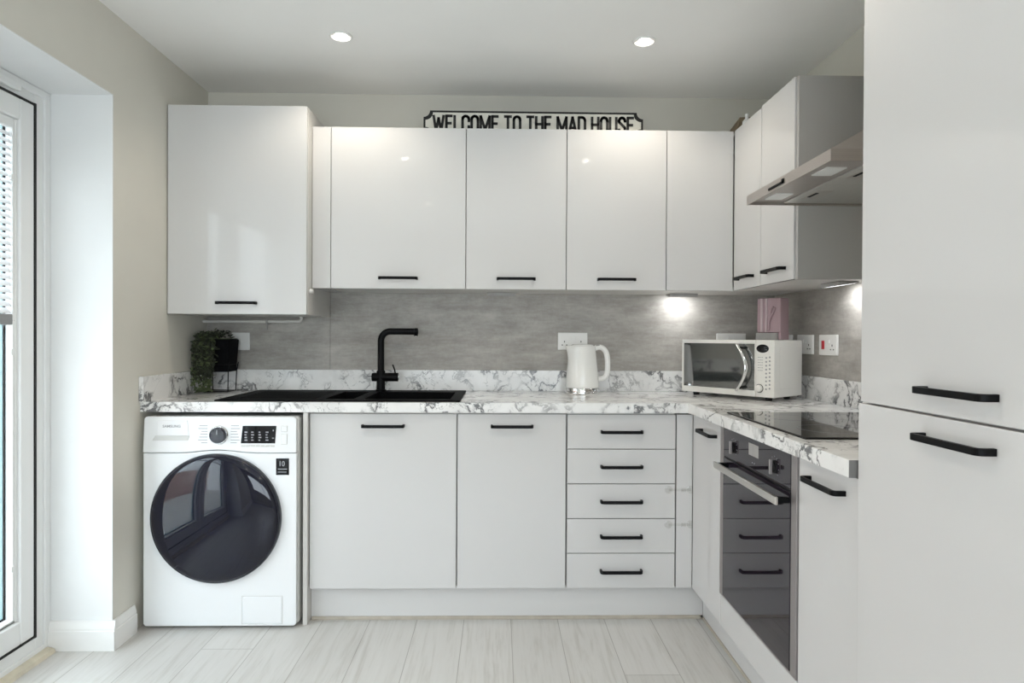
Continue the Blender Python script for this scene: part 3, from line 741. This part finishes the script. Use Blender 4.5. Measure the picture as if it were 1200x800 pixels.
bp = MB()
for i in range(9):
    z = z1 - .075 - i * .0165
    for j, x in enumerate((split + .048, split + .064)):
        bp.lathe([(0, 0), (.0042, 0), (.0038, .0012), (0, .0015)], Matrix.Translation((x, .0003, z + .003 * j)) @ Matrix.Rotation(pi / 2, 4, 'X'), 12)
obj('buttons', bp, 'greyprint', t)
pt = MB()
for i in range(6):
    for j in range(3): pt.box(split + .010 + j * .0085, split + .0155 + j * .0085 - .0012 * ((i + j) % 2), -.0006, .0004, z1 - .075 - i * .011, z1 - .072 - i * .011)
obj('panel_print', pt, 'greyprint', t)
for x in (.05, MW - .05):
    for y in (.045, MD - .04): obj('foot', MB().cyl((x, y, .0004), (x, y, z0 + .001), .013, .016, 20), 'rubber', t)

# pink appliance on the microwave
t = thing('pink_appliance', 'small upright pink box with grey foot standing on the microwave', 'appliance', (1.164, -.322, WZ + z1 + .0005), ang)
obj('foot_plate', MB().box(-.003, .098, -.004, .062, 0, .031, .002), 'greyplastic', t)
obj('body', MB().box(0, .112, .0, .075, .032, .186, .006, 3).box(.0985, .112, .006, .075, .001, .036, .002), 'pink', t)
obj('highlight_band', MB().cyl((.024, -.0005, .036), (.024, -.0005, .184), .006, seg=14).cyl((.046, -.0005, .036), (.046, -.0005, .184), .005, seg=14), 'palepink', t)  # pale vertical bands put the front's highlight into the colour
loop = [(.058, -.003, .042), (.062, -.006, .075), (.072, -.006, .105), (.086, -.006, .128), (.090, -.006, .140), (.080, -.006, .146), (.070, -.005, .136), (.066, -.003, .120)]
obj('loop_handle', MB().tube(loop, .0035, 10), 'pink', t)

# ------------------------------------------------------------------ kettle
t = thing('kettle', 'gloss white jug kettle on a chrome base in front of a double socket', 'kettle', (.397, -.150, WZ))
obj('power_base', MB().lathe([(0, .0006), (.080, .0006), (.0815, .004), (.0815, .009), (.079, .012), (0, .012)], seg=56), 'chrome', t)
obj('chrome_band', MB().lathe([(0, .0125), (.0795, .0125), (.0795, .0275), (.0785, .029), (0, .029)], seg=56), 'chrome', t)
prof = [(0, .0295), (.078, .0295), (.0795, .034)]
for i in range(1, 13):
    u = i / 12; prof.append((.0795 - .0185 * u ** 1.15, .034 + .189 * u))
prof += [(.0605, .2265), (.057, .2275), (0, .2275)]
jb = MB().lathe(prof, seg=56)
for v in jb.bm.verts:
    if v.co.z > .15 and v.co.x < -.02:
        u = (v.co.z - .15) / .077; wgt = max(0, 1 - abs(v.co.y) / .034)
        v.co.x -= .021 * u ** 1.6 * wgt ** .8
jug = obj('jug', jb, 'kettle', t)
obj('lid', MB().lathe([(0, .2278), (.052, .2278), (.052, .2305), (.046, .2335), (0, .235)], seg=40), 'kettle', t)
hp = [(.056, 0, .214), (.080, 0, .221), (.100, 0, .213), (.114, 0, .194), (.120, 0, .165), (.121, 0, .130), (.119, 0, .098), (.110, 0, .080), (.094, 0, .072), (.072, 0, .070)]
def smooth(p, n=4):
    out = []; p = [Vector(a) for a in p]
    for i in range(len(p) - 1):
        a, b, c, d = p[max(i - 1, 0)], p[i], p[i + 1], p[min(i + 2, len(p) - 1)]
        for k in range(n):
            u = k / n; out.append(.5 * ((2 * b) + (c - a) * u + (2 * a - 5 * b + 4 * c - d) * u * u + (3 * b - a - 3 * c + d) * u ** 3))
    return out + [p[-1]]
obj('handle', MB().tube(smooth(hp), .0105, 14, flat=1.25), 'kettle', t)
obj('lid_button', MB().box(.064, .082, -.009, .009, .2245, .2335, .003), 'greyplastic', t)

# ------------------------------------------------------------------ sockets
GSK = 'wall sockets on the splashbacks'
def outlet(mb, x, z):
    """slots of one three-pin outlet, facing -y"""
    mb.box(x - .002, x + .002, -.0112, -.0098, z + .006, z + .0145)
    for s in (-1, 1): mb.box(x + s * .011 - .0035, x + s * .011 + .0035, -.0112, -.0098, z - .0085, z - .0045)
def socket(label, loc, rot, kind):
    t = thing('wall_socket', label, 'socket', loc, rot, GSK)
    w = .044 if kind in ('single', 'blank') else .0735
    obj('plate', MB().box(-w, w, -.010, -.0003, -.043, .043, .003), 'plastic', t)
    sl = MB(); n = False
    if kind == 'double':
        for x in (-.041, .041): outlet(sl, x, -.012)
        for x in (-.013, .013): obj('switch', MB().box(x - .005, x + .005, -.0135, -.008, .004, .022, .001), 'plastic', t)
        n = True
    elif kind == 'cooker':
        outlet(sl, .038, -.012); n = True
        obj('switch', MB().box(-.044, -.026, -.0145, -.008, -.018, .018, .0015), 'red', t)
        obj('switch', MB().box(.008, .018, -.0135, -.008, .006, .024, .001), 'plastic', t)
    else:
        obj('switch', MB().box(-.006, .006, -.0125, -.008, -.010, .010, .001), 'plastic', t)
    if n: obj('pin_slots', sl, 'pin', t)
SZ = 1.142
socket('white double socket on the back wall just above the kettle', (.366, -.0078, 1.149), 0, 'double')
socket('white double socket peeking over the top of the microwave', (1.158, -.0078, 1.149), 0, 'double')
socket('single white switched plate on the splashback beside the black plant pot', (-1.268, -.0078, 1.141), 0, 'blank')
socket('white socket plate on the right wall closest to the corner, half hidden by pink box', (XR - .0083, -.178, SZ), -pi / 2, 'single')
socket('white double socket on the right wall beside the red-switched plate', (XR - .0083, -.353, SZ), -pi / 2, 'double')
socket('white cooker switch plate with red rocker on the right wall', (XR - .0083, -.558, SZ), -pi / 2, 'cooker')

# ------------------------------------------------------------------ sign on the cabinets
t = thing('welcome_sign', 'long white sign with black border and lettering standing on the wall cabinets', 'sign', (.157, -.200, UT + .0005))
hw, sh, cn = .512, .120, .030
def outline(i):
    pts = []; x, z0_, z1_ = hw - i, i, sh - i
    c = cn
    # scalloped corners, concave around each corner point
    for (cx, cz, a0) in ((hw, sh, 180), (-hw, sh, 270), (-hw, 0, 0), (hw, 0, 90)):
        r = c + i * .4
        arc = [(cx + r * cos(R(a0 + 90 * k / 8)), cz + r * sin(R(a0 + 90 * k / 8))) for k in range(9)]
        arc = [(max(-hw + i, min(hw - i, u)), max(i, min(sh - i, v))) for u, v in arc]
        pts += arc if a0 in () else arc[::-1]
    return pts
# walk the outline counter-clockwise starting from the right-hand top corner
def ring(i):
    r = cn + i * .5; out = []
    for (sx, sz, cz) in ((1, 1, sh), (-1, 1, sh), (-1, -1, 0), (1, -1, 0)):
        arc = []
        for k in range(9):
            a = pi / 2 * k / 8
            u = sx * (hw - i) - sx * (r * sin(a) - 0) ; v = (cz - sz * i) - sz * r * cos(a)
            # concave notch: centre at the corner
            arc.append((u, v))
        out += arc if sx * sz > 0 else arc[::-1]
    return out
obj('backing', MB().prism(ring(0), lambda u, v, k: (u, .004 * k, v)), 'signblack', t)
obj('face', MB().prism(ring(.0092), lambda u, v, k: (u, -.0008 + .003 * k, v)), 'signwhite', t)
# letters drawn as broad strokes in a 0..w x 0..1 cell
def arcp(cx, cz, rx, rz, a0, a1, n=8): return [(cx + rx * cos(R(a0 + (a1 - a0) * i / n)), cz + rz * sin(R(a0 + (a1 - a0) * i / n))) for i in range(n + 1)]
O_ = arcp(.22, .78, .22, .22, 0, 180) + arcp(.22, .22, .22, .22, 180, 360) + [(.44, .78)]
G = {
 'W': (.70, [[(0, 1), (.17, 0), (.35, .85), (.53, 0), (.70, 1)]]), 'E': (.38, [[(.38, 1), (0, 1), (0, 0), (.38, 0)], [(0, .52), (.32, .52)]]),
 'L': (.36, [[(0, 1), (0, 0), (.36, 0)]]), 'C': (.44, [[(.44, .66)] + arcp(.22, .78, .22, .22, 0, 180) + arcp(.22, .22, .22, .22, 180, 360) + [(.44, .34)]]),
 'O': (.44, [O_]), 'M': (.62, [[(0, 0), (0, 1), (.31, .12), (.62, 1), (.62, 0)]]), 'T': (.44, [[(0, 1), (.44, 1)], [(.22, 1), (.22, 0)]]),
 'H': (.44, [[(0, 0), (0, 1)], [(.44, 0), (.44, 1)], [(0, .52), (.44, .52)]]), 'A': (.48, [[(0, 0), (.24, 1), (.48, 0)], [(.09, .30), (.39, .30)]]),
 'D': (.44, [[(0, 0), (0, 1), (.20, 1)] + arcp(.20, .76, .24, .24, 90, 0, 5) + arcp(.20, .24, .24, .24, 0, -90, 5) + [(0, 0)]]),
 'U': (.44, [[(0, 1), (0, .22)] + arcp(.22, .22, .22, .22, 180, 360) + [(.44, 1)]]),
 'S': (.42, [[(.42, .76)] + arcp(.21, .77, .21, .23, 0, 180) + [(.02, .70), (.40, .36)] + arcp(.21, .23, .21, .23, 20, -180)]),
}
def stroke(mb, pts, wd, y0, y1):
    for (a, b) in zip(pts, pts[1:]):
        a, b = Vector(a), Vector(b); d = b - a
        if d.length < 1e-6: continue
        d.normalize(); n = Vector((-d.y, d.x)) * wd / 2; e = d * wd * .32
        q = [a - e + n, a - e - n, b + e - n, b + e + n]
        mb.prism([(p.x, p.y) for p in q], lambda u, v, k: (u, y0 + (y1 - y0) * k, v))
msg = 'WELCOME TO THE MAD HOUSE'; gap, space = .20, .30
tot = sum((G[c][0] + gap) if c != ' ' else space for c in msg) - gap
lh = .070; x0, x1 = -.4650, .4650; sc = (x1 - x0) / tot
lt = MB(); x = x0
for c in msg:
    if c == ' ': x += space * sc; continue
    for st_ in G[c][1]: stroke(lt, [(x + u * sc, .025 + v * lh) for u, v in st_], .0122, -.0026, -.0004)
    x += (G[c][0] + gap) * sc
obj('lettering', lt, 'signblack', t)

# ------------------------------------------------------------------ things on top of the right cabinets
o = obj('bottle', MB().lathe([(0, .0005), (.018, .0005), (.019, .003), (.019, .036), (.010, .046), (.0075, .048), (.0075, .068), (0, .0685)], Matrix.Translation((1.100, -.353, UT)), 24), 'plastic')
tag(o, 'small white bottle on top of the right wall cabinets, only its cap showing', 'bottle')
o = obj('card_box', MB().hexa([(1.068, -.318, UT + .0005), (1.19, -.318, UT + .0005), (1.19, -.222, UT + .0005), (1.062, -.222, UT + .0005), (1.082, -.316, UT + .066), (1.18, -.316, UT + .070), (1.18, -.226, UT + .040), (1.070, -.226, UT + .036)]), 'brown')
tag(o, 'brown slanted box on top of the right wall cabinets in the corner', 'box')

# ------------------------------------------------------------------ plant
t = thing('trailing_plant', 'trailing green plant in a black pot on a black wire stand, left worktop corner', 'plant', (-1.326, -.112, WZ))
potb = MB().hexa([(-.058, -.050, .096), (.058, -.050, .096), (.058, .050, .096), (-.058, .050, .096), (-.066, -.062, .250), (.066, -.062, .250), (.066, .062, .250), (-.066, .062, .250)], .006)
pot = obj('pot', potb, 'terracottablack', t)
obj('soil', MB().box(-.060, .060, -.055, .055, .2495, .2535, .001), 'stem', t)
ws = MB()
for sx in (-1, 1):
    for sy in (-1, 1): ws.tube([(sx * .055, sy * .046, .0035), (sx * .058, sy * .049, .10), (sx * .064, sy * .054, .14)], .0026, 8)
ws.tube([(-.055, -.046, .0035), (.055, -.046, .0035), (.055, .046, .0035), (-.055, .046, .0035), (-.055, -.046, .0035)], .0030, 8)
ws.tube([(-.063, -.054, .13), (.063, -.054, .13), (.063, .054, .13), (-.063, .054, .13), (-.063, -.054, .13)], .0026, 8)
obj('wire_stand', ws, 'black', t)
rnd = random.Random(7)
fol = MB(); fol2 = MB(); stm = MB()
def leaf(mb, c, d, L, W):
    d = d.normalized(); up = Vector((0, 0, 1)); s = d.cross(up)
    if s.length < .05: s = Vector((1, 0, 0))
    s.normalize(); n = s.cross(d)
    s = (s * cos(.6) + n * sin(rnd.uniform(-.8, .8))).normalized(); n = s.cross(d)
    p = [c, c + d * L * .35 + s * W * .5 + n * W * .12, c + d * L * .75 + s * W * .35 + n * W * .05, c + d * L - n * W * .15, c + d * L * .75 - s * W * .35 + n * W * .05, c + d * L * .35 - s * W * .5 + n * W * .12]
    q = [v + n * .0009 for v in p]; m1 = c + d * L * .5 - n * W * .1; m2 = m1 + n * .0009
    b = mb.bm; A = [b.verts.new(v) for v in p]; B = [b.verts.new(v) for v in q]; ma, mb_ = b.verts.new(m1), b.verts.new(m2)
    for i in range(6):
        j = (i + 1) % 6
        b.faces.new((A[j], A[i], ma)); b.faces.new((B[i], B[j], mb_)); b.faces.new((A[i], A[j], B[j], B[i]))
def clampv(v): return Vector((max(-.084, min(.075, v.x)), max(-.16, min(.088, v.y)), max(.004, v.z)))
for i in range(26):
    x = rnd.uniform(-.070, .012); y = rnd.uniform(-.060, .03)
    p = Vector((x, y, .252)); front = rnd.random()
    ox = rnd.uniform(-.045, .0) if x < -.03 else rnd.uniform(-.02, .02)
    drop = rnd.choice((.06, .10, .15, .19, .225, .245)) * rnd.uniform(.85, 1.0)
    pts = [p, p + Vector((ox * .3, -.02 * front, .022 + .02 * rnd.random()))]
    edge = Vector((max(-.088, min(.02, x + ox)), -.074 - .035 * rnd.random(), .235))
    pts.append(edge); n = max(3, int(drop / .022)); q = edge.copy()
    for k in range(n):
        q = q + Vector((rnd.uniform(-.005, .005) - .0005, rnd.uniform(-.004, .005), -drop / n)); pts.append(clampv(q))
    pts = [clampv(v) for v in pts]
    stm.tube(pts, .0011, 5)
    for a, b in zip(pts, pts[1:]):
        for h in range(3):
            c = a.lerp(b, (h + rnd.random()) / 3); d = Vector((rnd.uniform(-1, 1), rnd.uniform(-1.1, .3), rnd.uniform(-.9, .35)))
            L_ = rnd.uniform(.018, .028); e = c + d.normalized() * L_
            if e.x < -.0865 or e.z < .003: continue
            leaf(fol if (c.z > .07 and rnd.random() < .72) else fol2, c, d, L_, L_ * .58)
for i in range(60):
    c = Vector((rnd.uniform(-.070, -.02), rnd.uniform(-.125, -.06), rnd.uniform(.005, .022))); d = Vector((rnd.uniform(-1, 1), rnd.uniform(-1, .5), rnd.uniform(-.1, .5)))
    leaf(fol2, c, d, .016, .011)
for i in range(70):
    c = Vector((rnd.uniform(-.068, .045), rnd.uniform(-.058, .045), rnd.uniform(.254, .285))); d = Vector((rnd.uniform(-1, 1), rnd.uniform(-1, 1), rnd.uniform(.0, .9)))
    leaf(fol, c, d, .017, .011)
fol.round = fol2.round = False
for b_ in (fol, fol2):
    for v in b_.bm.verts: v.co.x = max(v.co.x, -.0885)
obj('foliage', fol, 'leaf', t); obj('foliage', fol2, 'leaf2', t); obj('stems', stm, 'stem', t)

# ------------------------------------------------------------------ pipe, knob, child locks, lights
pp = MB().tube([(-1.434, -.050, 1.237), (-.985, -.050, 1.2385), (-.972, -.050, 1.2395), (-.9645, -.050, 1.244), (-.962, -.050, 1.252), (-.962, -.050, 1.2615)], .0078, 12)
o = obj('waste_pipe', pp, 'pipe'); tag(o, 'thin white pipe running under the tall deep wall cabinet', 'pipe')
obj('pipe_clip', MB().box(-1.132, -1.122, -.060, -.0085, 1.226, 1.248, .002).cyl((-1.127, -.05, 1.230), (-1.127, -.05, 1.199), .0035, seg=10), 'greyplastic', o)
o = obj('knob', MB().lathe([(0, .0003), (.012, .0003), (.012, .004), (.009, .010), (.011, .014), (0, .017)], Matrix.Translation((XL + .602, -.352, 1.366)) @ Matrix.Rotation(pi / 2, 4, 'Y'), 24), 'plastic'); o.name = 'stick_on_hook'
tag(o, 'small white round stick-on hook low on the side of the tall deep cabinet', 'hook')

def child_lock(z, label):
    t = thing('child_lock', label, 'child lock', (.755, BF - .0004, z), 0, 'clear child locks on the drawers')
    for x in (-.055, .037):
        obj('pad', MB().cyl((x, 0, 0), (x, -.004, 0), .016, seg=28, bev=.001), 'clearplastic', t)
    obj('strap', MB().box(-.055, .037, -.0068, -.0042, -.005, .005, .001), 'clearplastic', t)
    obj('buckle', MB().box(-.004, .016, -.0088, -.0069, -.008, .008, .001), 'clearplastic', t)
child_lock(.545, 'clear plastic child lock on the middle drawer of five')
child_lock(.402, 'clear plastic child lock on the second drawer up from the floor')

GL = 'under-cabinet lights'
def ucl(label, loc, rot, on):
    t = thing('cabinet_light', label, 'light', loc, rot, GL)
    obj('housing', MB().prism([(0, 0), (.075, 0), (.075, -.006), (.006, -.016), (0, -.016)], lambda u, v, k: (-.068 + .136 * k, u, v), .001), 'greyplastic', t)
    obj('diffuser', MB().hexa([(-.060, .012, -.0155), (.060, .012, -.0155), (.060, .068, -.0072), (-.060, .068, -.0072), (-.060, .012, -.0145), (.060, .012, -.0145), (.060, .068, -.0062), (-.060, .068, -.0062)]), 'ledon' if on else 'ledoff', t)
    if on:
        l = bpy.data.lights.new('cabinet_light_lamp', 'AREA'); l.shape = 'RECTANGLE'; l.size = .11; l.size_y = .05; l.energy = on; l.color = (.96, .98, 1)
        lo = bpy.data.objects.new('cabinet_light_lamp', l); COL.objects.link(lo); lo.parent = t; lo.location = (0, .045, -.020); lo.rotation_euler = (R(18), 0, 0)
ucl('lit triangular light under the corner wall cabinet, left of the pink box', (.886, -.130, UB - .0005), 0, .6)
ucl('unlit light fitting under the wall cabinet to the left of the kettle', (.010, -.115, UB - .0005), 0, 0)
ucl('lit light under the right wall cabinet beside the red-switched plate', (XR - .13, -.790, UB - .0005), -pi / 2, .6)

GD = 'ceiling downlights'
def downlight(loc, label):
    t = thing('downlight', label, 'downlight', loc, 0, GD)
    obj('trim_ring', MB().lathe([(.046, -.0005), (.0455, -.004), (.042, -.0065), (.036, -.0055), (.0335, -.0012), (.021, -.0008), (.0205, -.0006)], seg=40, cap=False), 'hoodlens', t)
    obj('lamp', MB().lathe([(0, -.0100), (.010, -.0092), (.0185, -.0066), (.0232, -.0030), (.0236, -.0010), (0, -.0010)], seg=32), 'lampon', t)
    l = bpy.data.lights.new('downlight_lamp', 'SPOT'); l.energy = DOWN_W; l.color = (1, .90, .76); l.shadow_soft_size = .028; l.spot_size = R(150); l.spot_blend = .6
    lo = bpy.data.objects.new('downlight_lamp', l); COL.objects.link(lo); lo.parent = t; lo.location = (0, 0, -.045)
    return t
DOWN_W = 10
downlight((-.635, -.625, H), 'lit round downlight in the ceiling nearer the tall deep wall cabinet')
downlight((.580, -.618, H), 'lit round downlight in the ceiling nearer the cooker hood')
for (x, y, l) in ((-.635, -1.80, 'downlight in the ceiling by the glazed door'), (.58, -1.80, 'downlight in the ceiling by the tall cabinet'), (-.635, -3.3, 'downlight in the ceiling behind the viewer, door side'), (.58, -3.3, 'downlight in the ceiling behind the viewer, cabinet side')):
    downlight((x, y, H), l)

# ------------------------------------------------------------------ light from outside
w = bpy.data.worlds.new('overcast_sky'); S.world = w; w.use_nodes = True
nt = w.node_tree; bg = nt.nodes['Background']
tc = nt.nodes.new('ShaderNodeTexCoord'); sp3 = nt.nodes.new('ShaderNodeSeparateXYZ'); rmp = nt.nodes.new('ShaderNodeValToRGB')
nt.links.new(tc.outputs['Generated'], sp3.inputs[0]); nt.links.new(sp3.outputs['Z'], rmp.inputs['Fac'])
rmp.color_ramp.elements[0].position = 0.; rmp.color_ramp.elements[0].color = (.84, .918, 1, 1)
rmp.color_ramp.elements[1].position = .6; rmp.color_ramp.elements[1].color = (.80, .90, 1, 1)
nt.links.new(rmp.outputs['Color'], bg.inputs['Color']); bg.inputs['Strength'].default_value = 8.6
def portal(loc, rot, sx, sy):
    l = bpy.data.lights.new('daylight_portal', 'AREA'); l.shape = 'RECTANGLE'; l.size = sx; l.size_y = sy; l.cycles.is_portal = True
    o = bpy.data.objects.new('daylight_portal', l); COL.objects.link(o); o.location = loc; o.rotation_euler = rot
portal((OX - .03, (DY0 + DY1) / 2, DH / 2), (0, R(-90), 0), DH, DY0 - DY1)
portal(((WX0 + WX1) / 2, YB - .13, (WZ0 + WZ1) / 2), (R(90), 0, 0), WX1 - WX0, WZ1 - WZ0)

# ------------------------------------------------------------------ camera
cam = bpy.data.cameras.new('camera'); co = bpy.data.objects.new('camera', cam); COL.objects.link(co)
cam.sensor_width = 36; cam.lens = 764.35 / 1200 * 36; cam.clip_start = .05
yaw, pit, rol = .0201, .0070, .0050
fwd = Vector((sin(yaw) * cos(pit), cos(yaw) * cos(pit), -sin(pit))); rt = Vector((cos(yaw), -sin(yaw), 0)); upv = rt.cross(fwd)
r2 = rt * cos(rol) + upv * sin(rol); u2 = -rt * sin(rol) + upv * cos(rol)
co.matrix_world = Matrix.Translation((0, -3.2443, 1.1692)) @ Matrix((r2, u2, -fwd)).transposed().to_4x4()
S.camera = co
S.view_settings.view_transform = 'Standard'; S.view_settings.look = 'None'; S.view_settings.gamma = 1; S.view_settings.use_curve_mapping = False
S.view_settings.exposure = -0.10
S.cycles.max_bounces = 14; S.cycles.diffuse_bounces = 8; S.cycles.glossy_bounces = 6; S.cycles.transparent_max_bounces = 16
S.cycles.sample_clamp_indirect = 8
